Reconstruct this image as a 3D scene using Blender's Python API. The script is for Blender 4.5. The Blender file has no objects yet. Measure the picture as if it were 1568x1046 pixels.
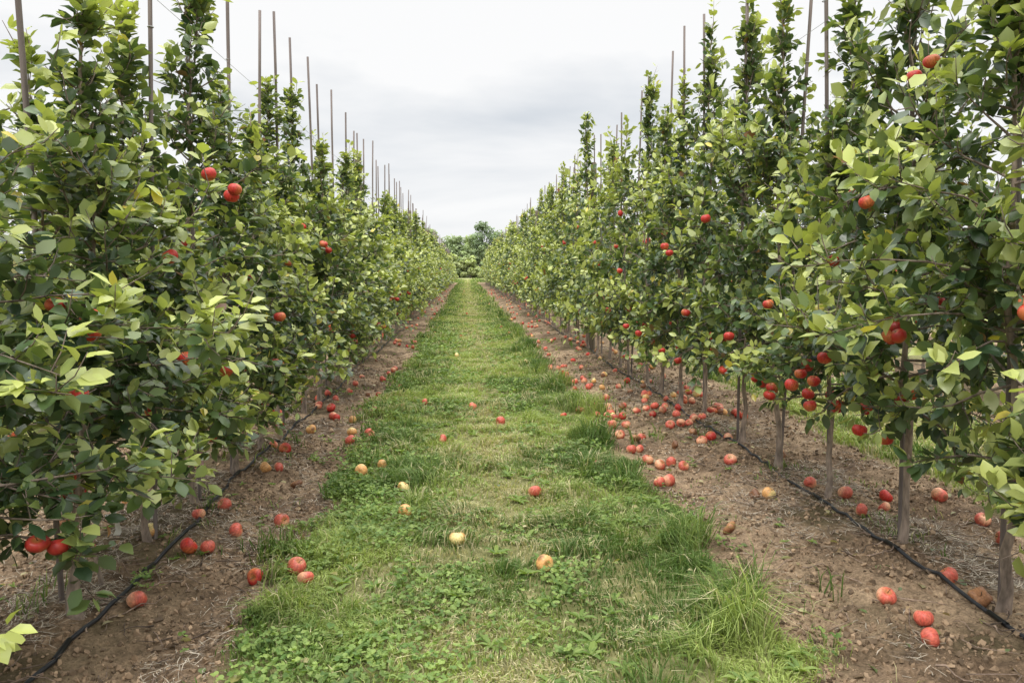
import bpy, math, random
import numpy as np
from math import radians, pi
rng=np.random.default_rng(7); random.seed(7)
scene=bpy.context.scene
scene.view_settings.view_transform='Standard'
scene.view_settings.look='None'
scene.view_settings.exposure=0

# ------------------------------------------------------------ helpers
TAB=np.random.default_rng(99).random((256,256))
def vn(x,y,s=0):
    x=np.asarray(x,float)+s*17.31; y=np.asarray(y,float)+s*9.77
    xi=np.floor(x).astype(int); yi=np.floor(y).astype(int)
    fx=x-xi; fy=y-yi; fx=fx*fx*(3-2*fx); fy=fy*fy*(3-2*fy)
    a=TAB[xi%256,yi%256]; b=TAB[(xi+1)%256,yi%256]; c=TAB[xi%256,(yi+1)%256]; d=TAB[(xi+1)%256,(yi+1)%256]
    return (a*(1-fx)+b*fx)*(1-fy)+(c*(1-fx)+d*fx)*fy
def fbm(x,y,s=0,o=4):
    r=0;a=.5;n=0
    for i in range(o):
        r=r+a*vn(x*2**i,y*2**i,s+i*3); n+=a; a*=.5
    return r/n
def sstep(a,b,x):
    t=np.clip((x-a)/(b-a),0,1); return t*t*(3-2*t)

ROWS=[-1.7,2.35]; PER=4.05; LANE=.175
def lane_u(x): return (np.asarray(x)-LANE+PER/2)%PER-PER/2
def gmask(x,y):
    x=np.asarray(x,float);y=np.asarray(y,float)
    u=lane_u(x)
    e=1.10+.42*(fbm(x*1.1,y*1.1,5,3)-.5)+.3*(vn(x*5,y*5,8)-.5)
    e=e-.30*(np.abs(x-LANE)>2.02)
    m=1-sstep(-.13,.13,np.abs(u)-e)
    return np.maximum(m,sstep(100,106,y))
def gz(x,y):
    x=np.asarray(x,float); y=np.asarray(y,float)
    near=1-sstep(25,45,np.hypot(x,y))
    z=.06*(fbm(x*.8,y*.8,1,3)-.5)
    m=gmask(x,y)
    z=z+near*(1-.7*m)*(.055*(fbm(x*6,y*6,2,4)-.5)+.032*(vn(x*22,y*22,3)-.5))
    u=lane_u(x)
    z=z+.035*np.exp(-((np.abs(u)-2.02)/.28)**2)
    z=z-.03*np.exp(-((np.abs(u)-1.36)/.13)**2)
    z=z+.015*m
    return z

class MB:
    def __init__(s): s.V=[];s.F=[];s.C=[];s.M=[];s.n=0
    def add(s,v,f,c,m=0):
        v=np.asarray(v,np.float32).reshape(-1,3); f=np.asarray(f,np.int32).reshape(-1,3)
        c=np.asarray(c,np.float32)
        if c.ndim==1: c=np.tile(c,(len(v),1))
        s.V.append(v);s.F.append(f+s.n);s.C.append(c[:,:3]);s.M.append(np.full(len(f),m,np.int32));s.n+=len(v)
    def mesh(s,name,mats,smooth=True):
        V=np.concatenate(s.V);F=np.concatenate(s.F);C=np.concatenate(s.C);M=np.concatenate(s.M)
        me=bpy.data.meshes.new(name)
        me.vertices.add(len(V)); me.vertices.foreach_set("co",V.ravel())
        me.loops.add(len(F)*3); me.loops.foreach_set("vertex_index",F.ravel())
        me.polygons.add(len(F)); me.polygons.foreach_set("loop_start",np.arange(0,len(F)*3,3,dtype=np.int32))
        for m in mats: me.materials.append(m)
        me.polygons.foreach_set("material_index",M)
        me.polygons.foreach_set("use_smooth",np.full(len(F),smooth))
        me.update(calc_edges=True)
        a=me.color_attributes.new("Col",'FLOAT_COLOR','POINT')
        a.data.foreach_set("color",np.concatenate([C,np.ones((len(C),1),np.float32)],1).ravel())
        me.validate()
        return me
def obj(name,me,loc=(0,0,0),rot=(0,0,0),sc=(1,1,1)):
    o=bpy.data.objects.new(name,me); scene.collection.objects.link(o)
    o.location=loc;o.rotation_euler=rot;o.scale=sc; return o
def scatter(tv,tf,R,P,C):
    N=len(P);K=len(tv)
    v=np.einsum('nij,kj->nki',R,tv)+P[:,None,:]
    f=tf[None]+(np.arange(N)*K)[:,None,None]
    return v.reshape(-1,3),f.reshape(-1,3),np.repeat(C,K,0)
def nrm(a): return a/(np.linalg.norm(a,axis=-1,keepdims=True)+1e-9)
def frames(d,up,sc):
    y=nrm(d); x=nrm(np.cross(y,up)); z=np.cross(x,y)
    R=np.stack([x,y,z],-1)
    return R*sc[:,None,:] if sc.ndim==2 else R*sc[:,None,None]
def tube(pts,rad,k=5,cap=True):
    pts=np.asarray(pts,float);n=len(pts);rad=np.asarray(rad,float)*np.ones(n)
    t=nrm(np.gradient(pts,axis=0))
    ref=np.array([0.,0,1]) if abs(t[0][2])<.8 else np.array([1.,0,0])
    a=nrm(np.cross(t,ref));b=np.cross(t,a)
    an=np.arange(k)*2*pi/k
    v=pts[:,None]+rad[:,None,None]*(np.cos(an)[None,:,None]*a[:,None]+np.sin(an)[None,:,None]*b[:,None])
    i=np.arange(n-1)[:,None]*k;j=np.arange(k)[None];j2=(j+1)%k
    f=np.concatenate([np.stack([i+j,i+j2,i+k+j2],-1).reshape(-1,3),np.stack([i+j,i+k+j2,i+k+j],-1).reshape(-1,3)])
    v=v.reshape(-1,3)
    if cap:
        v=np.concatenate([v,pts[-1:]]);e=len(v)-1;o=(n-1)*k
        f=np.concatenate([f,[[o+q,o+(q+1)%k,e] for q in range(k)]])
    return v,f

# ------------------------------------------------------------ materials
def newmat(name):
    m=bpy.data.materials.new(name);m.use_nodes=True;nt=m.node_tree
    for n in list(nt.nodes): nt.nodes.remove(n)
    return m,nt,nt.nodes.new,nt.links.new
def col_node(N): a=N('ShaderNodeAttribute');a.attribute_name='Col';return a
def foliage_mat(name,rough,trans,back=1.35,nscale=18,spec=.5):
    m,nt,N,L=newmat(name)
    out=N('ShaderNodeOutputMaterial');pb=N('ShaderNodeBsdfPrincipled');tr=N('ShaderNodeBsdfTranslucent');mx=N('ShaderNodeMixShader')
    a=col_node(N);src=a.outputs['Color']
    if back>1:
        g=N('ShaderNodeNewGeometry')
        pale=N('ShaderNodeMix');pale.data_type='RGBA';pale.inputs[0].default_value=.28
        pale.inputs[7].default_value=(.24,.29,.18,1);L(src,pale.inputs[6])
        bk=N('ShaderNodeMix');bk.data_type='RGBA';L(g.outputs['Backfacing'],bk.inputs[0])
        L(src,bk.inputs[6]);L(pale.outputs[2],bk.inputs[7]);bs=bk.outputs[2]
    else: bs=src
    L(bs,pb.inputs['Base Color'])
    pb.inputs['Roughness'].default_value=rough
    pb.inputs['Specular IOR Level'].default_value=spec
    tcol=N('ShaderNodeMix');tcol.data_type='RGBA';tcol.blend_type='MULTIPLY';tcol.inputs[0].default_value=1
    tcol.inputs[7].default_value=(1.45,1.55,.6,1);L(src,tcol.inputs[6]);L(tcol.outputs[2],tr.inputs['Color'])
    mx.inputs[0].default_value=trans
    L(pb.outputs[0],mx.inputs[1]);L(tr.outputs[0],mx.inputs[2]);L(mx.outputs[0],out.inputs[0])
    return m
M_leaf=foliage_mat('apple_leaf',.33,.22,spec=.6)
M_grass=foliage_mat('grass_blade',.5,.3,back=.9,spec=.3)
M_far=foliage_mat('far_foliage',.7,.2,back=.9,spec=.2)
def simple_mat(name,rough=.8,nscale=30,lo=.7,hi=1.3,bump=.3,stretch=(1,1,1),spec=.3,dist=.004):
    m,nt,N,L=newmat(name)
    out=N('ShaderNodeOutputMaterial');pb=N('ShaderNodeBsdfPrincipled');a=col_node(N)
    tc=N('ShaderNodeTexCoord');mp=N('ShaderNodeMapping');mp.inputs['Scale'].default_value=stretch
    ns=N('ShaderNodeTexNoise');ns.inputs['Scale'].default_value=nscale;ns.inputs['Detail'].default_value=5
    L(tc.outputs['Object'],mp.inputs[0]);L(mp.outputs[0],ns.inputs['Vector'])
    mr=N('ShaderNodeMapRange');mr.inputs[1].default_value=.3;mr.inputs[2].default_value=.7;mr.inputs[3].default_value=lo;mr.inputs[4].default_value=hi
    L(ns.outputs[0],mr.inputs[0])
    br=N('ShaderNodeMix');br.data_type='RGBA';br.blend_type='MULTIPLY';br.inputs[0].default_value=1
    L(a.outputs['Color'],br.inputs[6]);L(mr.outputs[0],br.inputs[7]);L(br.outputs[2],pb.inputs['Base Color'])
    pb.inputs['Roughness'].default_value=rough;pb.inputs['Specular IOR Level'].default_value=spec
    if bump:
        b=N('ShaderNodeBump');b.inputs['Strength'].default_value=bump;b.inputs['Distance'].default_value=dist
        L(ns.outputs[0],b.inputs['Height']);L(b.outputs[0],pb.inputs['Normal'])
    L(pb.outputs[0],out.inputs[0]);return m
M_bark=simple_mat('apple_bark',.85,40,.5,1.45,.6,(1,1,.35))
M_apple=simple_mat('apple_skin',.42,5,.68,1.28,.05,(1,1,.5),spec=.4)
M_straw=simple_mat('dry_straw',.8,20,.7,1.3,0)
M_wood=simple_mat('weathered_wood',.85,25,.6,1.3,.5,(1,1,.08))
M_hose=simple_mat('black_polyethylene',.45,9,.7,1.5,0)
M_wire=simple_mat('galvanised_wire',.5,9,.9,1.1,0)
M_tag=simple_mat('plastic_tape',.5,20,.9,1.05,0)

def soil_mat():
    m,nt,N,L=newmat('soil_and_thatch')
    out=N('ShaderNodeOutputMaterial');pb=N('ShaderNodeBsdfPrincipled');a=col_node(N)
    tc=N('ShaderNodeTexCoord')
    def noise(s,d=6,r=.6):
        n=N('ShaderNodeTexNoise');n.inputs['Scale'].default_value=s;n.inputs['Detail'].default_value=d;n.inputs['Roughness'].default_value=r
        L(tc.outputs['Object'],n.inputs['Vector']);return n
    n1=noise(1.4);n2=noise(9,8,.7);n3=noise(60,4,.7)
    r1=N('ShaderNodeValToRGB');L(n1.outputs[0],r1.inputs[0])
    r1.color_ramp.elements[0].position=.36;r1.color_ramp.elements[0].color=(.155,.102,.064,1)
    r1.color_ramp.elements[1].position=.60;r1.color_ramp.elements[1].color=(.42,.30,.19,1)
    r2=N('ShaderNodeMapRange');r2.inputs[1].default_value=.3;r2.inputs[2].default_value=.7;r2.inputs[3].default_value=.5;r2.inputs[4].default_value=1.4;L(n2.outputs[0],r2.inputs[0])
    r3=N('ShaderNodeMapRange');r3.inputs[1].default_value=.3;r3.inputs[2].default_value=.7;r3.inputs[3].default_value=.5;r3.inputs[4].default_value=1.35;L(n3.outputs[0],r3.inputs[0])
    def mul(x,y):
        k=N('ShaderNodeMix');k.data_type='RGBA';k.blend_type='MULTIPLY';k.inputs[0].default_value=1;L(x,k.inputs[6]);L(y,k.inputs[7]);return k.outputs[2]
    soil=mul(mul(r1.outputs[0],r2.outputs[0]),r3.outputs[0])
    rg=N('ShaderNodeValToRGB');L(n2.outputs[0],rg.inputs[0])
    rg.color_ramp.elements[0].position=.35;rg.color_ramp.elements[0].color=(.11,.12,.04,1)
    rg.color_ramp.elements[1].position=.7;rg.color_ramp.elements[1].color=(.33,.30,.14,1)
    sp=N('ShaderNodeSeparateColor');L(a.outputs['Color'],sp.inputs[0])
    mx=N('ShaderNodeMix');mx.data_type='RGBA';L(sp.outputs[0],mx.inputs[0]);L(soil,mx.inputs[6]);L(rg.outputs[0],mx.inputs[7])
    far=N('ShaderNodeMix');far.data_type='RGBA';L(sp.outputs[1],far.inputs[0]);L(mx.outputs[2],far.inputs[6])
    far.inputs[7].default_value=(.33,.35,.15,1)
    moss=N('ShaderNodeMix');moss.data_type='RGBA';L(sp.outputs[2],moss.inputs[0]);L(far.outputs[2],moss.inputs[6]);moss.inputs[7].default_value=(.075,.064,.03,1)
    L(moss.outputs[2],pb.inputs['Base Color']);pb.inputs['Roughness'].default_value=.95;pb.inputs['Specular IOR Level'].default_value=.15
    b=N('ShaderNodeBump');b.inputs['Strength'].default_value=1;b.inputs['Distance'].default_value=.035;L(n2.outputs[0],b.inputs['Height'])
    b2=N('ShaderNodeBump');b2.inputs['Strength'].default_value=.8;b2.inputs['Distance'].default_value=.008;L(n3.outputs[0],b2.inputs['Height']);L(b.outputs[0],b2.inputs['Normal'])
    L(b2.outputs[0],pb.inputs['Normal']);L(pb.outputs[0],out.inputs[0]);return m
M_soil=soil_mat()

# ------------------------------------------------------------ ground
def axis(segs):
    out=[]
    for a,b,s in segs: out.append(np.arange(a,b,s))
    return np.concatenate(out+[np.array([segs[-1][1]])])
xs=axis([(-3000,-400,400),(-400,-60,40),(-60,-12,4),(-12,-4.5,.35),(-4.5,-2.6,.07),(-2.6,3.6,.022),(3.6,5.5,.07),(5.5,12,.35),(12,60,4),(60,400,40),(400,3000,400)])
ys=axis([(-200,-10,20),(-10,1,.6),(1,8,.022),(8,14,.05),(14,30,.12),(30,120,.6),(120,400,10),(400,4000,300)])
X,Y=np.meshgrid(xs,ys,indexing='ij')
Z=gz(X,Y); far=np.maximum(sstep(101,110,Y),0)
Z=np.where(np.hypot(X,Y)>300,0,Z)
nx,ny=X.shape
idx=np.arange(nx*ny).reshape(nx,ny)
a=idx[:-1,:-1].ravel();b=idx[1:,:-1].ravel();c=idx[1:,1:].ravel();d=idx[:-1,1:].ravel()
U=np.abs(lane_u(X))
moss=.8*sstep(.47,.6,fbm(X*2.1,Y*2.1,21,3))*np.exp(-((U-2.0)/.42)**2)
mb=MB();mb.add(np.stack([X,Y,Z],-1).reshape(-1,3),np.concatenate([np.stack([a,b,c],-1),np.stack([a,c,d],-1)]),
   np.stack([gmask(X,Y),far,moss],-1).reshape(-1,3))
obj('ground',mb.mesh('ground',[M_soil]))

# ------------------------------------------------------------ leaves
LV=np.array([[0,0,0],[0,.35,-.02],[0,.7,-.03],[0,1,-.13],[-.29,.32,.08],[-.26,.68,.06],[.29,.32,.08],[.26,.68,.06]])
LF=np.array([[0,1,4],[0,6,1],[1,2,5],[1,5,4],[1,6,7],[1,7,2],[2,3,5],[2,7,3]])
LV4=np.array([[0,0,0],[0,.52,-.03],[0,1,-.1],[-.32,.48,.07],[.32,.48,.07]])
LF4=np.array([[0,1,3],[1,2,3],[0,4,1],[1,4,2]])
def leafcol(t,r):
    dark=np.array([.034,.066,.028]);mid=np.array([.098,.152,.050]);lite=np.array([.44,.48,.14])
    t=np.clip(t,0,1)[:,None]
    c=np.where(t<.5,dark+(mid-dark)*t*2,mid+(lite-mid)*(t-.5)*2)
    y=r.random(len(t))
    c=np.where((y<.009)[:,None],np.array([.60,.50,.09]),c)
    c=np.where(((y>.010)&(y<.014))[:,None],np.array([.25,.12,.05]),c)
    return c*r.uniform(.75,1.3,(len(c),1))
def apple_template(nr,ns):
    t=np.linspace(0,pi,nr)
    R=np.sin(t)*(1+.07*np.cos(t)); Zp=.98*np.cos(t)-.34*np.exp(-(t/.36)**2)+.22*np.exp(-((pi-t)/.3)**2)
    V=[[0,0,Zp[0]]]
    for i in range(1,nr-1):
        for j in range(ns):
            an=2*pi*j/ns; k=1+.025*math.cos(5*an)*(t[i]/pi)
            V.append([R[i]*k*math.cos(an),R[i]*k*math.sin(an),Zp[i]])
    V.append([0,0,Zp[-1]]);F=[];e=len(V)-1
    for j in range(ns):
        F.append([0,1+j,1+(j+1)%ns]);o=1+(nr-3)*ns;F.append([e,o+(j+1)%ns,o+j])
    for i in range(nr-3):
        for j in range(ns):
            p=1+i*ns+j;q=1+i*ns+(j+1)%ns;F.append([p,p+ns,q+ns]);F.append([p,q+ns,q])
    return np.array(V),np.array(F)
AV,AF=apple_template(20,28); BV,BF=apple_template(8,10)
def applecol(tv,kind,r):
    """vertex colours of one apple: kind 0 red (tree), 1 pink-red fallen, 2 yellow fallen, 3 rotten"""
    n=nrm(tv);d=nrm(r.normal(size=3));f=np.clip(n@d*.5+.5,0,1)
    ang=np.arctan2(tv[:,1],tv[:,0]);st=.5+.5*np.sin(ang*11+r.random()*6)*np.sin(ang*5+r.random()*6)
    red=[np.array([.52,.030,.028]),np.array([.62,.10,.07]),np.array([.74,.36,.13]),np.array([.20,.09,.045])][kind]
    pal=[np.array([.58,.17,.06]),np.array([.80,.42,.24]),np.array([.80,.66,.28]),np.array([.42,.20,.09])][kind]
    red=red*r.uniform(.8,1.12);w=sstep(r.uniform(.35,.7),.98,f)*.85+.2*st
    c=red+(pal-red)*np.clip(w,0,1)[:,None]
    if kind in (1,2) and r.random()<.55:
        d2=nrm(r.normal(size=3));b=sstep(r.uniform(.82,.93),.98,n@d2)[:,None]*.8
        c=c*(1-b)+np.array([.20,.10,.05])*b
    top=sstep(.8,1.0,n[:,2])[:,None]*(1 if kind!=3 else 0)
    c=c*(1-.5*top)+np.array([.4,.28,.07])*.5*top
    return c
def add_apple(mb,pos,rad,kind,r,tilt=.3,full=True,mat=0,stem=True):
    tv,tf=(AV,AF) if full else (BV,BF)
    z=nrm(np.array([r.normal()*tilt,r.normal()*tilt,1.]));x=nrm(np.cross(z,[.3,1,.1]));y=np.cross(z,x)
    R=np.stack([x,y,z],-1)
    v=tv*np.array([1,1,r.uniform(.88,1.0)])
    v=v*(1+.05*np.sin(v[:,0:1]*2+r.random()*6)*np.cos(v[:,1:2]*2+r.random()*6))
    if kind==3: v=v*(1+.16*np.sin(v[:,0:1]*4+1)*np.cos(v[:,1:2]*3))*np.array([1,1,.75])
    mb.add((R@(v.T)).T*rad+np.asarray(pos),tf,applecol(tv,kind,r),mat)
    if stem and full:
        p0=np.array([0,0,.5]);p1=np.array([.05,0,.9]);p2=np.array([.15,.05,1.2])
        sv,sf=tube((R@(np.array([p0,p1,p2]).T)).T*rad+np.asarray(pos),[.045*rad,.035*rad,.05*rad],5)
        mb.add(sv,sf,[.12,.08,.04],mat)

# ------------------------------------------------------------ apple trees
def prof(h,H,wd=1.):
    k=h/H
    return wd*np.interp(k,[.14,.19,.27,.42,.56,.70,.84,.95,1.0],[.32,.52,.63,.61,.47,.29,.15,.08,.04])
def make_tree(seed,H=3.3,nb=64,leaf=.078,spacing=.021,lod=0,apples=4,young=False):
    r=np.random.default_rng(seed);mb=MB()
    bc=np.array([.28,.22,.175]);wd=r.uniform(.88,1.06)
    n=22;hh=np.linspace(-.05,H,n)
    wx=np.cumsum(r.normal(0,.014,n));wy=np.cumsum(r.normal(0,.014,n));wx-=wx[0];wy-=wy[0]
    T=np.stack([wx*1.2,wy*1.2,hh],-1)
    rad=np.interp(hh/H,[0,.02,.045,.3,1],[.036,.026,.020,.015,.0035])*(.6 if young else 1)*r.uniform(.75,1.2)*(1+r.normal(0,.08,n))
    v,f=tube(T,rad,10 if lod==0 else 6);mb.add(v,f,bc,0)
    def tp(h): return np.array([np.interp(h,hh,T[:,0]),np.interp(h,hh,T[:,1]),h])
    LP=[];LD=[];LT=[];LS=[]
    def leaves_on(p,sp,t0,size=1.):
        seg=np.linalg.norm(np.diff(p,axis=0),axis=1);L=seg.sum();k=max(2,int(L/sp))
        s=np.sort(r.random(k))**.85*L;cs=np.concatenate([[0],np.cumsum(seg)])
        pos=np.stack([np.interp(s,cs,p[:,i]) for i in range(3)],-1)
        ax=nrm(p[-1]-p[0]);rnd=nrm(r.normal(size=(k,3)));per=nrm(rnd-(rnd@ax)[:,None]*ax)
        d=nrm(per*1.0+ax*r.uniform(.2,1.1,(k,1))+np.array([0,0,.12]))
        LP.append(pos+per*.012);LD.append(d);LT.append(t0+.45*(s/L)**2+r.normal(0,.15,k));LS.append(size*r.uniform(.55,1.25,k))
    ga=r.random()*6
    h0=.60 if not young else .75
    hs=np.sort(h0+(H-.12-h0)*r.random(nb)**1.12)
    for i,h in enumerate(hs):
        ga+=2.399+r.normal(0,.5);k=h/H
        clump=.8+.55*math.sin(h*5+ga*.7+seed)
        L=prof(h,H,wd)*r.uniform(.6,1.2)*(.75+.38*clump)
        if r.random()<.08: L*=1.3
        el=np.interp(k,[.15,.25,.5,.8,1],[.02,.15,.4,.95,1.25])+r.normal(0,.22)
        d=np.array([math.cos(ga)*math.cos(el),math.sin(ga)*math.cos(el),math.sin(el)])
        m=6;p=[tp(h)];dd=d.copy()
        for q in range(m-1):
            dd=nrm(dd+r.normal(0,.16,3)+np.array([0,0,(-.08 if k<.5 else .07)]))
            p.append(p[-1]+dd*L/(m-1))
        p=np.array(p)
        p[:,2]=np.maximum(p[:,2],.50+.06*math.sin(ga*3))
        v,f=tube(p,np.linspace(.007,.002,m)*(1.1-.4*k),5 if lod==0 else 3);mb.add(v,f,bc*.75,0)
        leaves_on(p[1:],spacing*1.1,.18)
        nt=max(2,int(L/.066)) if lod<2 else max(2,int(L/.12))
        for q in range(nt):
            s=r.uniform(.18,1)*(m-1);i0=min(int(s),m-2);b0=p[i0]+(p[i0+1]-p[i0])*(s-i0)
            rd=nrm(r.normal(size=3)+dd*.7+np.array([0,0,.5 if r.random()<.65 or k<.25 else -.5]))
            tl=r.uniform(.06,.2)*(1.35 if r.random()<.22 else 1)*(.55+.55*clump)*(.7 if k>.62 else 1)*(1.4 if lod==2 else 1)
            tp2=np.array([b0,b0+rd*tl*.5,b0+nrm(rd+np.array([0,0,.3]))*tl])
            if lod==0:
                v,f=tube(tp2,[.003,.0025,.0015],3);mb.add(v,f,bc*.65,0)
            leaves_on(tp2,spacing,.20+.32*(rd[2]>0)+.28*(r.random()<.28))
    top=np.array([tp(h) for h in np.linspace(H*.68,H,8)]);leaves_on(top,spacing*.45,.40,.8)
    for q in range(3):
        b0=tp(H*r.uniform(.76,.95));e=b0+np.array([r.normal(0,.06),r.normal(0,.06),r.uniform(.15,.38)])
        pp=np.array([b0,(b0+e)/2+r.normal(0,.012,3),e]);v,f=tube(pp,[.004,.003,.0015],3);mb.add(v,f,bc*.8,0);leaves_on(pp,spacing,.45,.8)
    P=np.concatenate(LP);D=np.concatenate(LD);t=np.concatenate(LT);S=np.concatenate(LS)
    N=len(P)
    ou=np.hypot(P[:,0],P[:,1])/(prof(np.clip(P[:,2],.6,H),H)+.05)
    t=t-.19+.39*sstep(.4,1.15,ou)+.22*(P[:,2]/H-.4)+(.08 if lod else 0)  # leaf colour carries crown shade inside and highlights outside, besides paler shoots
    D[:,2]-=.15*r.random(N)
    up=nrm(r.normal(0,.48,(N,3))+np.array([0,0,1.])+.4*nrm(P*np.array([1,1,0])+1e-4))
    sz=leaf*S
    R=frames(D,up,np.stack([sz*r.uniform(.8,1.15,N),sz,sz*r.uniform(-.2,1.6,N)],-1))
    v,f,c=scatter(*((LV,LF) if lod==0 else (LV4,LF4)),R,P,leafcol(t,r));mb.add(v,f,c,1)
    for q in range(apples):
        low=r.random()<.5
        h=r.uniform(.60,.85) if low else r.uniform(.8,H*.6);an=r.random()*2*pi;rr=prof(h,H)*(r.uniform(.15,.65) if low else r.uniform(.5,.95))
        for z in range(r.integers(1,3)):
            add_apple(mb,tp(h)*np.array([1,1,0])+np.array([math.cos(an)*rr,math.sin(an)*rr,h])+z*np.array([.05,.035,-.03]),r.uniform(.032,.038),0,r,full=(lod==0),mat=2)
    return mb.mesh('apple_tree',[M_bark,M_leaf,M_apple])
HI=[make_tree(100+i,H=3.3,nb=76,leaf=.077,spacing=.0205,apples=5) for i in range(9)]
LO=[make_tree(200+i,H=3.3,nb=54,leaf=.104,spacing=.034,lod=1,apples=4) for i in range(7)]
VL=[make_tree(400+i,H=3.3,nb=42,leaf=.155,spacing=.068,lod=2,apples=4) for i in range(5)]
YG=make_tree(300,H=2.6,nb=26,apples=1,young=True)

r=np.random.default_rng(11)
def place_tree(x,y,hs,near,me=None,rz=None):
    me=me or (HI[r.integers(len(HI))] if near else (LO[r.integers(len(LO))] if (y<30 and abs(x)<4) or y<9 else VL[r.integers(len(VL))]))
    s=r.uniform(.93,1.07)
    obj('apple_tree',me,(x+r.normal(0,.02),y,float(gz(x,y))),(r.normal(0,.018),r.normal(0,.018),r.random()*6.28 if rz is None else rz),(s,s,hs*r.uniform(.88,1.09)))
yl=[2.62,3.42,4.3,5.02]; y=5.8
while y<92: yl.append(y); y+=.8+r.normal(0,.035)
yr=[2.4,3.22,4.1,4.94,5.78,6.65,7.7]; y=8.55
while y<92: yr.append(y); y+=.86+r.normal(0,.035)
for i,y in enumerate(yl): place_tree(-1.7,y,.93,y<11,HI[(i+2)%9] if y<8 else None)
place_tree(-1.68,3.74,.9,True,YG)
for i,y in enumerate(yr):
    place_tree(2.35,y,1.10*(1.13 if abs(y-14.6)<.5 else 1),y<11,HI[(i*4+5)%9] if y<8 else None)
for xx in (-5.75,6.4):
    y=1.5
    while y<70: place_tree(xx,y,1.02,False); y+=.84

# ------------------------------------------------------------ stakes, posts, wires, hose
def stake_mesh(H):
    mb=MB();rr=np.random.default_rng(int(H*100))
    n=9;z=np.linspace(-.1,H,n);p=np.stack([np.cumsum(rr.normal(0,.0015,n)),np.cumsum(rr.normal(0,.0015,n)),z],-1)
    v,f=tube(p,.012,8);mb.add(v,f,[.20,.165,.15],0)
    an=np.linspace(0,2*pi,9);ring=np.stack([.015*np.cos(an),.015*np.sin(an),np.full(9,H*.78)],-1)
    v,f=tube(ring,.003,4);mb.add(v,f,[.4,.4,.4],1)
    return mb.mesh('support_stake',[M_wood,M_wire])
SM=[stake_mesh(h) for h in (3.6,3.72,3.84)]
SR=[stake_mesh(h) for h in (3.85,3.97,4.08)]
for y in yl: obj('support_stake',SM[r.integers(3)],(-1.74+r.normal(0,.02),y+.09,0),(r.normal(0,.016),r.normal(0,.016),r.random()*6))
for y in yr: obj('support_stake',SR[r.integers(3)],(2.39+r.normal(0,.02),y+.09,0),(r.normal(0,.016),r.normal(0,.016),r.random()*6))
def post_mesh():
    mb=MB();z=np.array([-.3,0,.8,1.6,2.4,3.28,3.34]);p=np.stack([.01*np.sin(z),.01*np.cos(z*1.3),z],-1)
    v,f=tube(p,[.062,.06,.058,.057,.055,.053,.045],14);mb.add(v,f,[.17,.14,.10],0)
    for h in (1.0,2.0,3.0):
        v,f=tube(np.array([[.055,-.02,h],[.068,-.02,h],[.068,.02,h],[.055,.02,h]]),.003,4);mb.add(v,f,[.4,.4,.4],1)
    return mb.mesh('trellis_post',[M_wood,M_wire])
PM=post_mesh()
for x0,ys0 in ((-1.7,[12.7,24.5,36,48,60,72,84,92.5]),(2.35,[14.4,26,38,50,62,74,86,92.5]),(-5.75,[8,20,32,44,56,68,80,92.5]),(6.4,[8,20,32,44,56,68,80,92.5])):
    for y in ys0: obj('trellis_post',PM,(x0,y+.3,0),(0,0,r.random()*6),(1,1,1.04 if x0>0 else 1))
for x0,hs in ((-1.7,(1.02,2.03,2.98)),(2.35,(1.02,2.1,3.15)),(-5.75,(1.02,2.03,2.98)),(6.4,(1.02,2.03,2.98))):
    mb=MB()
    for h in hs:
        yy=np.arange(-3,93,1.5);p=np.stack([np.full(len(yy),x0+.03),yy,h-.012*np.sin((yy%12)/12*pi)],-1)
        v,f=tube(p,.0018,4);mb.add(v,f,[.35,.35,.35],0)
    obj('trellis_wire',mb.mesh('trellis_wire',[M_wire]))
for x0 in (-1.62,2.26):
    yy=np.concatenate([np.arange(-2,20,.12),np.arange(20,92,.8)])
    xx=x0+.10*(vn(yy*.55,yy*0,31+x0)-.5)+.03*(vn(yy*2,yy*0,35)-.5)
    p=np.stack([xx,yy,gz(xx,yy)+.008+.018*vn(yy*1.3,yy*0,37)],-1)
    mb=MB();v,f=tube(p,.0095,8);mb.add(v,f,[.022,.023,.026],0)
    for q in np.arange(3,20,.9):
        i=int(np.argmin(np.abs(yy-q)));v,f=tube(p[i:i+2]+np.array([0,0,.003]),[.012,.012],8);mb.add(v,f,[.01,.01,.01],0)
    obj('irrigation_hose',mb.mesh('irrigation_hose',[M_hose]))
def tag(loc,L,col,w=.022):
    mb=MB();n=8;rr=np.random.default_rng(int(abs(loc[1])*100));z=-np.linspace(0,L,n)
    xo=np.cumsum(rr.normal(0,.004,n));tw=np.cumsum(rr.normal(0,.25,n))
    a=np.stack([xo-w/2*np.cos(tw),-w/2*np.sin(tw),z],-1);b=np.stack([xo+w/2*np.cos(tw),w/2*np.sin(tw),z],-1)
    v=np.concatenate([a,b]);f=[]
    for i in range(n-1): f+=[[i,i+1,n+i+1],[i,n+i+1,n+i]]
    mb.add(v,f,col,0)
    an=np.linspace(0,2*pi,10);ring=np.stack([.02*np.cos(an)-.02,.03*np.sin(an)-.02,.006*np.sin(an*2)],-1);v,f=tube(ring,.004,4);mb.add(v,f,col,0)
    obj('marking_tape',mb.mesh('marking_tape',[M_tag]),loc)
tag((-1.62,3.66,.54),.19,[.75,.68,.68]);tag((-1.59,3.64,.40),.1,[.75,.75,.72],.03)
tag((-1.63,4.96,.5),.24,[.7,.45,.45]);tag((-1.60,6.5,.55),.2,[.7,.55,.55])

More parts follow.
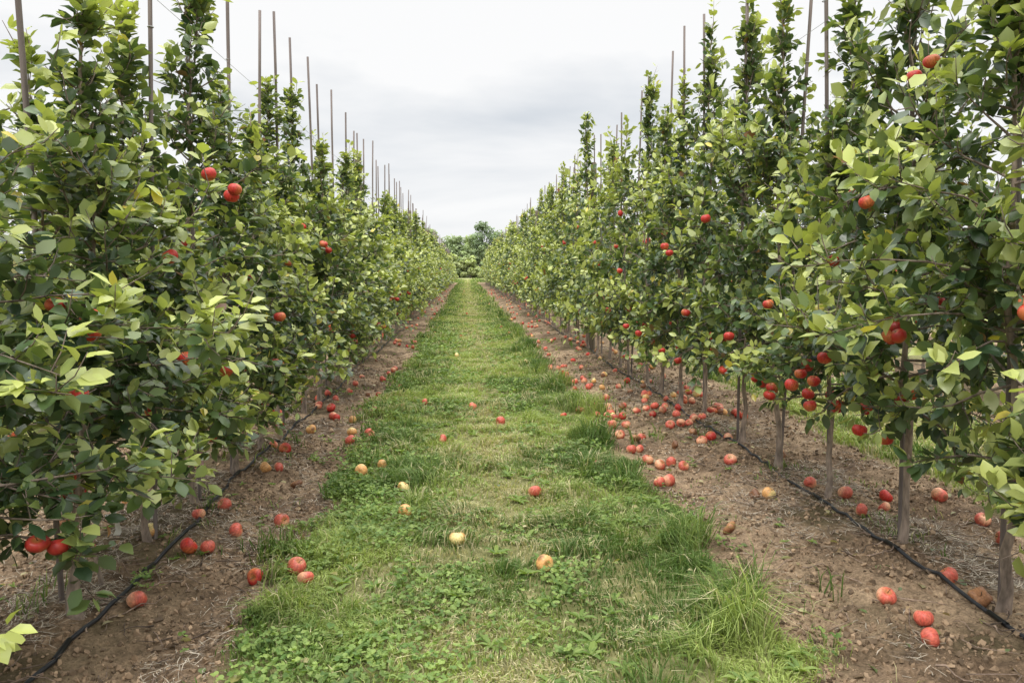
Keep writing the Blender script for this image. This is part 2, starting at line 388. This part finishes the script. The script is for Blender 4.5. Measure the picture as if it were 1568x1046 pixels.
# ------------------------------------------------------------ apples
r=np.random.default_rng(5)
AM={}
for k in range(4):
    AM[k]=[]
    for q in range([6,12,6,4][k]):
        mb=MB();add_apple(mb,(0,0,0),1.,k,r,tilt=0);AM[k].append(mb.mesh('apple',[M_apple]))
def apple(x,y,z=None,kind=1,rad=None,hang=False):
    rad=rad or r.uniform(.038,.050)
    zz=z if z is not None else float(gz(x,y))+rad*.74+(.012 if -1<x<1.25 else 0)
    rot=(r.normal(0,.25),r.normal(0,.25),r.random()*6) if hang else (r.normal(0,.8),r.normal(0,.8),r.random()*6)
    obj('apple',AM[kind][r.integers(len(AM[kind]))],(x,y,zz),rot,(rad,rad,rad*r.uniform(.9,1)))
G1=[(1.85,2.97),(1.93,3.15),(1.88,3.36),(2.27,3.52),(2.36,4.53),(2.34,5.2),(2.49,5.0),(2.82,5.1),(3.1,4.95),(2.65,4.8),(3.06,4.45),(2.97,4.15),(2.04,5.95),
(1.36,5.45),(1.44,5.5),(1.65,5.87),(1.43,6.1),(1.5,6.0),(1.6,6.05),(1.36,6.4),(1.46,6.55),(1.4,7.1),(1.42,7.6),(1.56,7.6),(1.6,7.1),(2.15,6.8),(2.04,6.7),(2.29,6.75),
(1.93,7.35),(2.02,7.3),(2.12,7.38),(2.31,7.6),(2.11,7.8),(2.2,7.5),(2.02,8.35),(1.93,8.35),(2.1,9.2),(.33,7.55),(.45,5.15),(1.0,5.85),(-.2,6.75),(-.86,7.05),(-1.02,6.95),(-.81,9.8),
(-1.06,11.9),(-1.15,11),(-.45,8.7),(-1.02,3.8),(-.83,3.82),(-.76,3.7),(-1.1,4.7),(-1.31,4.5),(-1.49,4.9),(-1.58,4.7),(-1.47,4.2),(-1.38,4.22),(-1.48,3.55),(-1.99,4.2),
(-1.39,5.9),(-2.07,6.1),(-1.5,6.6),(-1.75,7.5),(-1.42,8.4),(-1.5,9.2),(-1.62,9.4),(-1.44,10.4),(-1.71,2.8),(-1.62,6.7)]
for p in G1: apple(*p,kind=1 if r.random()<.85 else 0)
for p in [(-.05,4.2),(.38,3.8),(-.42,5.25),(-.63,5.9),(-.37,4.7),(-.76,5.7),(-1.05,7.3),(-2.13,5.05),(-1.49,5.9),(-1.42,7.3),(1.53,8.15),(-1.75,4.4),(1.98,5.02)]: apple(*p,kind=2)
for p in [(2.28,3.31),(1.53,4.45),(1.9,5.05),(1.2,8.3),(-2.3,4.6),(1.75,6.5),(2.5,6.1),(-1.2,5.6),(-1.9,5.3),(1.5,6.9),(2.05,7.0),(-.95,8.3)]: apple(*p,kind=3)
for p in [(1.93,3.77,1.83),(2.06,3.5,2.42),(2.02,3.56,2.37),(1.86,4.3,.93),(1.9,4.22,.9),(1.95,4.4,.8),(1.83,4.35,.86),(1.92,4.3,.75),(2.08,4.05,.66),(2.1,3.82,.66),(1.9,4.1,1.04),(1.8,7.16,1.72),(1.83,7.1,1.66),(2.05,5.2,.72),(1.95,5.9,.75),(1.98,6.3,.8),(2.0,5.1,.68),
  (-1.24,3.45,1.56),(-1.36,2.98,1.33),(-1.34,2.93,1.28),(-1.36,2.85,1.06),(-1.25,4.03,1.97),(-1.25,4.4,1.9),(-1.22,4.36,1.93),(-1.58,3.8,.49),(-1.56,3.98,.50),(-1.22,7,1.73),(-1.45,4.6,.55),(1.75,9,1.5),(1.85,6.1,1.9),(1.8,8.2,.85),(1.75,8.6,.9),(1.8,10,1.0),(1.85,7.4,.75),(1.9,7.0,.7),
  (-1.28,3.7,1.1),(-1.22,4.1,1.0),(-1.22,5.3,1.2),(1.88,4.0,1.55),(1.82,4.7,1.3),(1.82,5.4,1.05),(1.92,3.5,1.2),(1.85,6.6,1.15)]:
    apple(p[0],p[1],p[2],kind=0,rad=r.uniform(.034,.041) ,hang=True)
mb=MB()
for side,n in ((-1,120),(1,260)):
    for q in range(n):
        y=8+ (55*r.random()**1.8)
        if side<0: x=r.uniform(-2.2,-1.0) if r.random()<.9 else r.uniform(-.9,.2)
        else: x=r.uniform(1.35,2.9) if r.random()<.95 else r.uniform(.7,1.3)
        rad=r.uniform(.035,.046);add_apple(mb,(x,y,float(gz(x,y))+rad*.75),rad,int(r.choice([0,1,2,3],p=[.15,.62,.14,.09])),r,tilt=1,full=False)
for q in range(60):
    x=r.choice([-1,1])*r.uniform(.3,.9)+r.choice([-5.75,6.4]);y=r.uniform(3,25);add_apple(mb,(x,y,float(gz(x,y))+.03),.038,1,r,tilt=1,full=False)
obj('fallen_apples',mb.mesh('fallen_apples',[M_apple]))

# ------------------------------------------------------------ grass
r=np.random.default_rng(21)
def blades(mb,x,y,wf,hf=1.):
    N=len(x);u=lane_u(x);edge=sstep(.6,1.05,np.abs(u))
    cl=fbm(x*3.2,y*3.2,41,3);cl2=vn(x*9,y*9,43);ctr=np.exp(-((u-.02)/.42)**2)
    tuft=sstep(.48,.72,vn(x*3.1,y*3.1,47));tuft2=sstep(.62,.85,vn(x*4.3,y*4.3,49))
    h=(.028+.06*cl*cl2+.12*edge*tuft*sstep(-.3,.6,u*1.)+.06*edge*tuft+.075*tuft2)*(1-.3*ctr)*r.uniform(.4,1.45,N)*hf+.008
    ca=vn(x*4,y*4,51)*12.56
    ang=np.where(r.random(N)<.6,ca,r.random(N)*6.283)
    b=r.uniform(.2,1.25,N);w=r.uniform(.0018,.0038,N)*wf
    wa=r.random(N)*6.283
    z=gz(x,y)-.004
    dx=np.cos(ang)*h*b;dy=np.sin(ang)*h*b;wx=np.cos(wa)*w;wy=np.sin(wa)*w
    V=np.zeros((N,5,3))
    V[:,0]=np.stack([x-wx,y-wy,z],-1);V[:,1]=np.stack([x+wx,y+wy,z],-1)
    V[:,2]=np.stack([x-wx*.8+dx*.3,y-wy*.8+dy*.3,z+h*.6],-1);V[:,3]=np.stack([x+wx*.8+dx*.3,y+wy*.8+dy*.3,z+h*.6],-1)
    V[:,4]=np.stack([x+dx,y+dy,z+h*(1-.4*np.minimum(b,1.1))],-1)
    F=np.array([[0,1,3],[0,3,2],[2,3,4]])[None]+(np.arange(N)*5)[:,None,None]
    g0=np.array([.105,.175,.042]);g1=np.array([.38,.45,.14]);st=np.array([.62,.55,.33])
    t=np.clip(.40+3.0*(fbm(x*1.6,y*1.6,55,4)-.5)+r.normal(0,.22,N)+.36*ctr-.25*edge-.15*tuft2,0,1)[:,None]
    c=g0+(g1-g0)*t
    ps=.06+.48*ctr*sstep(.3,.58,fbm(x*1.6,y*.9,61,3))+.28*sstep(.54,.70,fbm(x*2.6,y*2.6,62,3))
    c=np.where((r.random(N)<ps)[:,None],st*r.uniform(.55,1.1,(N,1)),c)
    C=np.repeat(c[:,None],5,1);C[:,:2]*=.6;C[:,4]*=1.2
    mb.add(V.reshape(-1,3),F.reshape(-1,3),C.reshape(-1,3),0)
mb=MB()
for y0,y1,dn,wf in [(1.6,5,13000,1),(5,9,7200,1.3),(9,16,3200,1.9),(16,30,1200,2.9),(30,60,420,5),(60,114,200,9)]:
    n=int(2.9*(y1-y0)*dn);x=r.uniform(LANE-1.45,LANE+1.45,n);y=r.uniform(y0,y1,n)
    p=gmask(x,y)*(.20+.80*sstep(.36,.54,fbm(x*2.6,y*2.6,71,3)));k=r.random(n)<p
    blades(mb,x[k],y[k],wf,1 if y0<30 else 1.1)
    if y1<=30:
        n2=int(n*.12);x=r.uniform(LANE-2.6,LANE+3.0,n2);y=r.uniform(y0,y1,n2);k=(vn(x*2.5,y*2.5,77)>.74)&(vn(x*11,y*11,78)>.5);blades(mb,x[k],y[k],wf*1.2,.55)
for cx in (LANE-PER,LANE+PER):
    for y0,y1,dn,wf in [(1.6,9,1700,2.2),(9,25,500,4),(25,60,120,8)]:
        n=int(2.9*(y1-y0)*dn);x=r.uniform(cx-1.45,cx+1.45,n);y=r.uniform(y0,y1,n);k=r.random(n)<gmask(x,y);blades(mb,x[k],y[k],wf,1.0)
n=16000;x=r.uniform(-14,14,n);y=r.uniform(102,135,n);blades(mb,x,y,16,1.8)
obj('grass',mb.mesh('grass',[M_grass],smooth=False))

# clover and broadleaf weeds
CL=[[0,0,0]]+[[.5*math.cos(a)*(1-.12*(k%2)),.5+.5*math.sin(a),.12*abs(math.cos(a))] for k,a in enumerate(np.linspace(-pi/2,1.5*pi,8)[:-1])]
CL=np.array(CL);CL[0]=[0,.5,0];CF=np.array([[0,i,i%7+1] for i in range(1,8)])
mb=MB()
for y0,y1,dn,sz in [(1.6,5.5,3400,1),(5.5,11,1300,1.4),(11,22,260,2.4)]:
    n=int(3.4*(y1-y0)*dn);x=r.uniform(LANE-1.8,LANE+1.6,n);y=r.uniform(y0,y1,n);u=lane_u(x)
    p=np.maximum(gmask(x,y)*sstep(.50,.62,fbm(x*1.9,y*1.9,81,3)+.17*sstep(0,-.9,u)-.08*sstep(.1,.9,u))*(1-.8*np.exp(-(u/.35)**2))*(.25+.75*vn(x*12,y*12,84)),.5*(vn(x*3.1,y*3.1,86)>.82)*(vn(x*9,y*9,87)>.5))
    k=r.random(n)<p
    x=x[k];y=y[k];N=len(x)
    hh=r.uniform(.012,.07,N)*(.5+1.2*vn(x*5,y*5,83))
    P0=np.stack([x,y,gz(x,y)+hh],-1);a0=r.random(N)*6.28
    c=(np.array([.10,.175,.045])+np.array([.18,.19,.06])*r.random((N,1)))*(.7+.6*vn(x*4,y*4,85))[:,None]
    for q in range(3):
        a=a0+q*2.09;D=np.stack([np.cos(a),np.sin(a),r.normal(.1,.35,N)],-1)
        up=nrm(np.array([0,0,1.])+r.normal(0,.35,(N,3)))
        v,f,cc=scatter(CL,CF,frames(D,up,r.uniform(.008,.022,N)*sz),P0,c);mb.add(v,f,cc,0)
def rosette(x,y,s=1.):
    m=r.integers(6,11);a=r.random()*6.28+np.arange(m)*2*pi/m+r.normal(0,.2,m);D=np.stack([np.cos(a),np.sin(a),r.uniform(.1,.6,m)],-1)
    L_=r.uniform(.04,.09,m)*s
    v,f,cc=scatter(LV,LF,frames(D,np.tile([0,0,1.],(m,1)),np.stack([L_*.5,L_,L_],-1)),np.tile([x,y,float(gz(x,y))+.012],(m,1)),np.array([.13,.21,.055])+np.array([.14,.14,.04])*r.random((m,1)));mb.add(v,f,cc,0)
n=460;x=r.uniform(LANE-1.2,LANE+1.2,n);y=1.8+14*r.random(n)**1.4;k=gmask(x,y)>.4
for q,w_ in zip(x[k],y[k]): rosette(q,w_)
n=260;x=r.choice([-1.7,2.35],n)+r.normal(0,.45,n);y=2+14*r.random(n)**1.2;k=(gmask(x,y)<.5)&(vn(x*1.7,y*1.7,101)>.45)
for q,w_ in zip(x[k],y[k]): rosette(q,w_,.5)
obj('clover',mb.mesh('clover',[M_grass],smooth=False))

# ------------------------------------------------------------ straw, clods, litter
r=np.random.default_rng(31)
mb=MB()
for x0 in (-1.7,2.35):
    for (y0,y1,n,wf) in [(1.6,6,28000,1),(6,12,16000,1.5),(12,30,6000,2.6)]:
        x=x0+r.normal(0,.42,n);y=r.uniform(y0,y1,n);k=(fbm(x*2.2,y*1.6,91,3)+r.normal(0,.05,n)>.51)&(gmask(x,y)<.6);x=x[k];y=y[k];N=len(x)
        a=vn(x*3,y*3,92)*9+r.normal(0,.9,N);Ls=r.uniform(.02,.14,N)*r.uniform(.5,1,N);P=np.stack([x,y,gz(x,y)+r.uniform(.002,.02,N)],-1)
        D=np.stack([np.cos(a),np.sin(a),r.normal(0,.14,N)],-1)
        SV=np.array([[-1,0,0],[1,0,0],[-1+3,.5,0],[1+3,.5,0],[0,1,0]]);SF=np.array([[0,1,3],[0,3,2],[2,3,4]])
        w=r.uniform(.0009,.0020,N)*wf
        R=frames(D,np.tile([0,0,1.],(N,1)),np.stack([w,Ls,w],-1))
        c=np.where(r.random((N,1))<.48,np.array([.52,.45,.35]),np.array([.16,.115,.08]))*r.uniform(.6,1.3,(N,1))
        v,f,cc=scatter(SV,SF,R,P,c);mb.add(v,f,cc,0)
obj('straw',mb.mesh('straw',[M_straw],smooth=False))
mb=MB()
for q in range(800):
    x0=r.choice([-1.7,2.35]);x=x0+r.normal(0,.4);y=1.8+12*r.random()**1.5
    if gmask(x,y)>.5: continue
    a=r.random()*6.28;L_=r.uniform(.06,.35);m=5;pp=[np.array([x,y])]
    for j in range(m-1): a+=r.normal(0,.35);pp.append(pp[-1]+np.array([math.cos(a),math.sin(a)])*L_/m)
    pp=np.array(pp);p=np.stack([pp[:,0],pp[:,1],gz(pp[:,0],pp[:,1])+.006+r.uniform(0,.02)],-1)
    v,f=tube(p,np.linspace(.0035,.0015,m)*r.uniform(.6,1.3),4);mb.add(v,f,np.array([.22,.16,.12])*r.uniform(.4,1.7),0)
obj('fallen_twigs',mb.mesh('fallen_twigs',[M_bark]))
OV=np.array([[1,0,0],[-1,0,0],[0,1,0],[0,-1,0],[0,0,.8],[0,0,-.8],[.65,.6,.5],[-.6,-.65,.5]]);OF=np.array([[0,2,6],[2,4,6],[4,0,6],[2,1,4],[1,3,7],[3,4,7],[4,1,7],[3,0,4],[2,0,5],[1,2,5],[3,1,5],[0,3,5]])
mb=MB()
for sgn in (0,1):
    for y0,y1,n,sf in [(1.6,7,50000,1),(7,14,16000,1.5)]:
        x=r.uniform(-3.0,-.8,n) if sgn==0 else r.uniform(1.1,3.6,n);y=r.uniform(y0,y1,n);k=(gmask(x,y)<.35)&(r.random(n)<.25+.9*sstep(.4,.7,fbm(x*3,y*3,95,3)));x=x[k];y=y[k];N=len(x)
        s=(.0025+.016*r.random(N)**4)*sf;P=np.stack([x,y,gz(x,y)+s*.3],-1)
        R=frames(nrm(r.normal(size=(N,3))),nrm(r.normal(size=(N,3))),s[:,None]*r.uniform(.6,1.3,(N,3)))
        c=np.array([.26,.18,.112])*r.uniform(.4,1.5,(N,1));v,f,cc=scatter(OV,OF,R,P,c);mb.add(v,f,cc,0)
obj('soil_clods',mb.mesh('soil_clods',[M_straw],smooth=False))
mb=MB();n=3000;x=r.uniform(-2.8,3.3,n);y=1.8+24*r.random(n)**1.5;k=(r.random(n)<np.where(gmask(x,y)>.5,.13,.65));x=x[k];y=y[k];N=len(x);a=r.random(N)*6.28
g=gmask(x,y)>.5
P=np.stack([x,y,gz(x,y)+.012+.03*g],-1);D=np.stack([np.cos(a),np.sin(a),r.normal(0,.15,N)],-1)
pal=np.array([[.28,.26,.09],[.46,.40,.2],[.14,.19,.07],[.32,.22,.11],[.15,.10,.06]])
ci=np.where(g,r.integers(0,3,N),r.integers(0,5,N))
v,f,cc=scatter(LV,LF,frames(D,nrm(np.array([0,0,1.])+r.normal(0,.4,(N,3))),r.uniform(.025,.06,N)),P,pal[ci]*r.uniform(.7,1.2,(N,1)));mb.add(v,f,cc,0)
obj('leaf_litter',mb.mesh('leaf_litter',[M_leaf]))

# ------------------------------------------------------------ distant trees
r=np.random.default_rng(77)
QV=np.array([[-.5,-.4,0],[.5,-.5,.1],[.55,.45,0],[-.4,.5,.12],[0,.0,.1]]);QF=np.array([[0,1,4],[1,2,4],[2,3,4],[3,0,4]])
mb=MB()
def dtree(x,y,H,w,hue):
    p=np.array([[x,y,-.2],[x+r.normal(0,.2),y,H*.3],[x+r.normal(0,.4),y,H*.8]]);v,f=tube(p,[.28,.2,.06],6);mb.add(v,f,[.2,.18,.15],1)
    nl=int(r.integers(20,28))
    for q in range(nl):
        k=r.uniform(.06,.95);rr=w*math.sin(pi*min(.95,(.22+k*.72)))*r.uniform(.2,.9);a=r.random()*6.28
        c=np.array([x+math.cos(a)*rr,y+math.sin(a)*rr,H*k]);s=H*r.uniform(.07,.13)
        c[2]=min(c[2],H-s*.8)
        v,f=tube(np.array([[x,y,c[2]*.55],c]),[.09,.03],4);mb.add(v,f,[.15,.13,.11],1)
        n=130;d=nrm(r.normal(size=(n,3)));P=c+d*s*np.array([1.15,1.15,.85])*r.uniform(.4,1.25,(n,1))
        R=frames(nrm(r.normal(size=(n,3))),nrm(d+r.normal(0,.6,(n,3))+np.array([0,0,.8])),r.uniform(.16,.40,n))
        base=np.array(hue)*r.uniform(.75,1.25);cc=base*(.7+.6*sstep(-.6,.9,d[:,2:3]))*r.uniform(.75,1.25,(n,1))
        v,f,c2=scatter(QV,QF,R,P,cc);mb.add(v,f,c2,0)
hues=[(.25,.31,.17),(.31,.37,.19),(.38,.42,.21),(.21,.27,.17)]  # foliage colours lightened so that distance haze is painted in
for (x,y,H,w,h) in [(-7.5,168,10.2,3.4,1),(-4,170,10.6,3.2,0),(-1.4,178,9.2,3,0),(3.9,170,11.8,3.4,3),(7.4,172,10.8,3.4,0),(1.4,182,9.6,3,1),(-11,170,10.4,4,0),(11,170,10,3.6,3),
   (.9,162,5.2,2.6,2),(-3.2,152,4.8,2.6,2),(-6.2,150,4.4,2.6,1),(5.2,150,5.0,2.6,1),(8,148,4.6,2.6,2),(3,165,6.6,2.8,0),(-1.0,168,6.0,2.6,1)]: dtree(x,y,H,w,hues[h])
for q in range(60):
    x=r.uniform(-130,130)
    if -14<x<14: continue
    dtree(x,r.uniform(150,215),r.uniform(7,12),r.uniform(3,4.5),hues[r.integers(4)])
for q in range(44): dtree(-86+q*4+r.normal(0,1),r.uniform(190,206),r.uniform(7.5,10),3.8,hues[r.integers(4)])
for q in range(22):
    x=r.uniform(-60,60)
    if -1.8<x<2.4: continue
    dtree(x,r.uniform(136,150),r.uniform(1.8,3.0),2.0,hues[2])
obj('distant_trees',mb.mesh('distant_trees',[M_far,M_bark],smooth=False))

# ------------------------------------------------------------ sky & sun
w=bpy.data.worlds.new("World");scene.world=w;w.use_nodes=True;nt=w.node_tree;N=nt.nodes.new;L=nt.links.new
for n in list(nt.nodes): nt.nodes.remove(n)
out=N('ShaderNodeOutputWorld');bg=N('ShaderNodeBackground');tc=N('ShaderNodeTexCoord')
sky=N('ShaderNodeTexSky');sky.sky_type='NISHITA';sky.sun_disc=False;sky.sun_elevation=radians(50);sky.sun_rotation=radians(205)
sm=N('ShaderNodeVectorMath');sm.operation='SCALE';sm.inputs['Scale'].default_value=.1;L(sky.outputs[0],sm.inputs[0])
sx=N('ShaderNodeSeparateXYZ');L(tc.outputs['Generated'],sx.inputs[0])
mxz=N('ShaderNodeMath');mxz.operation='MAXIMUM';mxz.inputs[1].default_value=0;L(sx.outputs[2],mxz.inputs[0])
ad=N('ShaderNodeMath');ad.operation='ADD';ad.inputs[1].default_value=.16;L(mxz.outputs[0],ad.inputs[0])
dv=N('ShaderNodeVectorMath');dv.operation='DIVIDE';cb=N('ShaderNodeCombineXYZ')
for i in range(3): L(ad.outputs[0],cb.inputs[i])
L(tc.outputs['Generated'],dv.inputs[0]);L(cb.outputs[0],dv.inputs[1])
ns=N('ShaderNodeTexNoise');ns.inputs['Scale'].default_value=.75;ns.inputs['Detail'].default_value=6;ns.inputs['Roughness'].default_value=.5;ns.inputs['Distortion'].default_value=.3
L(dv.outputs[0],ns.inputs['Vector'])
rp=N('ShaderNodeValToRGB');e=rp.color_ramp.elements
e[0].position=.32;e[0].color=(.66,.705,.76,1);e[1].position=.52;e[1].color=(1.0,1.0,1.0,1)
L(ns.outputs[0],rp.inputs[0])
gr=N('ShaderNodeMapRange');gr.interpolation_type='SMOOTHSTEP';gr.inputs[1].default_value=.36;gr.inputs[2].default_value=1;gr.inputs[3].default_value=1.0;gr.inputs[4].default_value=4.0;L(sx.outputs[2],gr.inputs[0])
hz=N('ShaderNodeMapRange');hz.inputs[1].default_value=.02;hz.inputs[2].default_value=.22;hz.inputs[3].default_value=.75;hz.inputs[4].default_value=0;L(sx.outputs[2],hz.inputs[0])
hm=N('ShaderNodeMix');hm.data_type='RGBA';L(hz.outputs[0],hm.inputs[0]);L(rp.outputs[0],hm.inputs[6]);hm.inputs[7].default_value=(.96,.965,.975,1)
sc=N('ShaderNodeVectorMath');sc.operation='SCALE';L(hm.outputs[2],sc.inputs[0]);L(gr.outputs[0],sc.inputs['Scale'])
mx=N('ShaderNodeMix');mx.data_type='RGBA';mx.inputs[0].default_value=.96;L(sm.outputs[0],mx.inputs[6]);L(sc.outputs[0],mx.inputs[7])
L(mx.outputs[2],bg.inputs[0]);bg.inputs[1].default_value=1.0;L(bg.outputs[0],out.inputs[0])
sl=bpy.data.lights.new('sun','SUN');sl.energy=1.5;sl.angle=radians(14);sl.color=(1,.96,.90)
so=bpy.data.objects.new('sun',sl);scene.collection.objects.link(so);so.rotation_euler=(radians(40),0,radians(-25))
so.location=(0,0,20)

# ------------------------------------------------------------ camera
cam=bpy.data.cameras.new('camera');co=bpy.data.objects.new('camera',cam);scene.collection.objects.link(co)
cam.lens=28;cam.sensor_width=36;cam.clip_start=.05;cam.clip_end=8000
co.location=(0,0,1.5);co.rotation_euler=(radians(90-5.06),0,radians(-3.33))
scene.camera=co
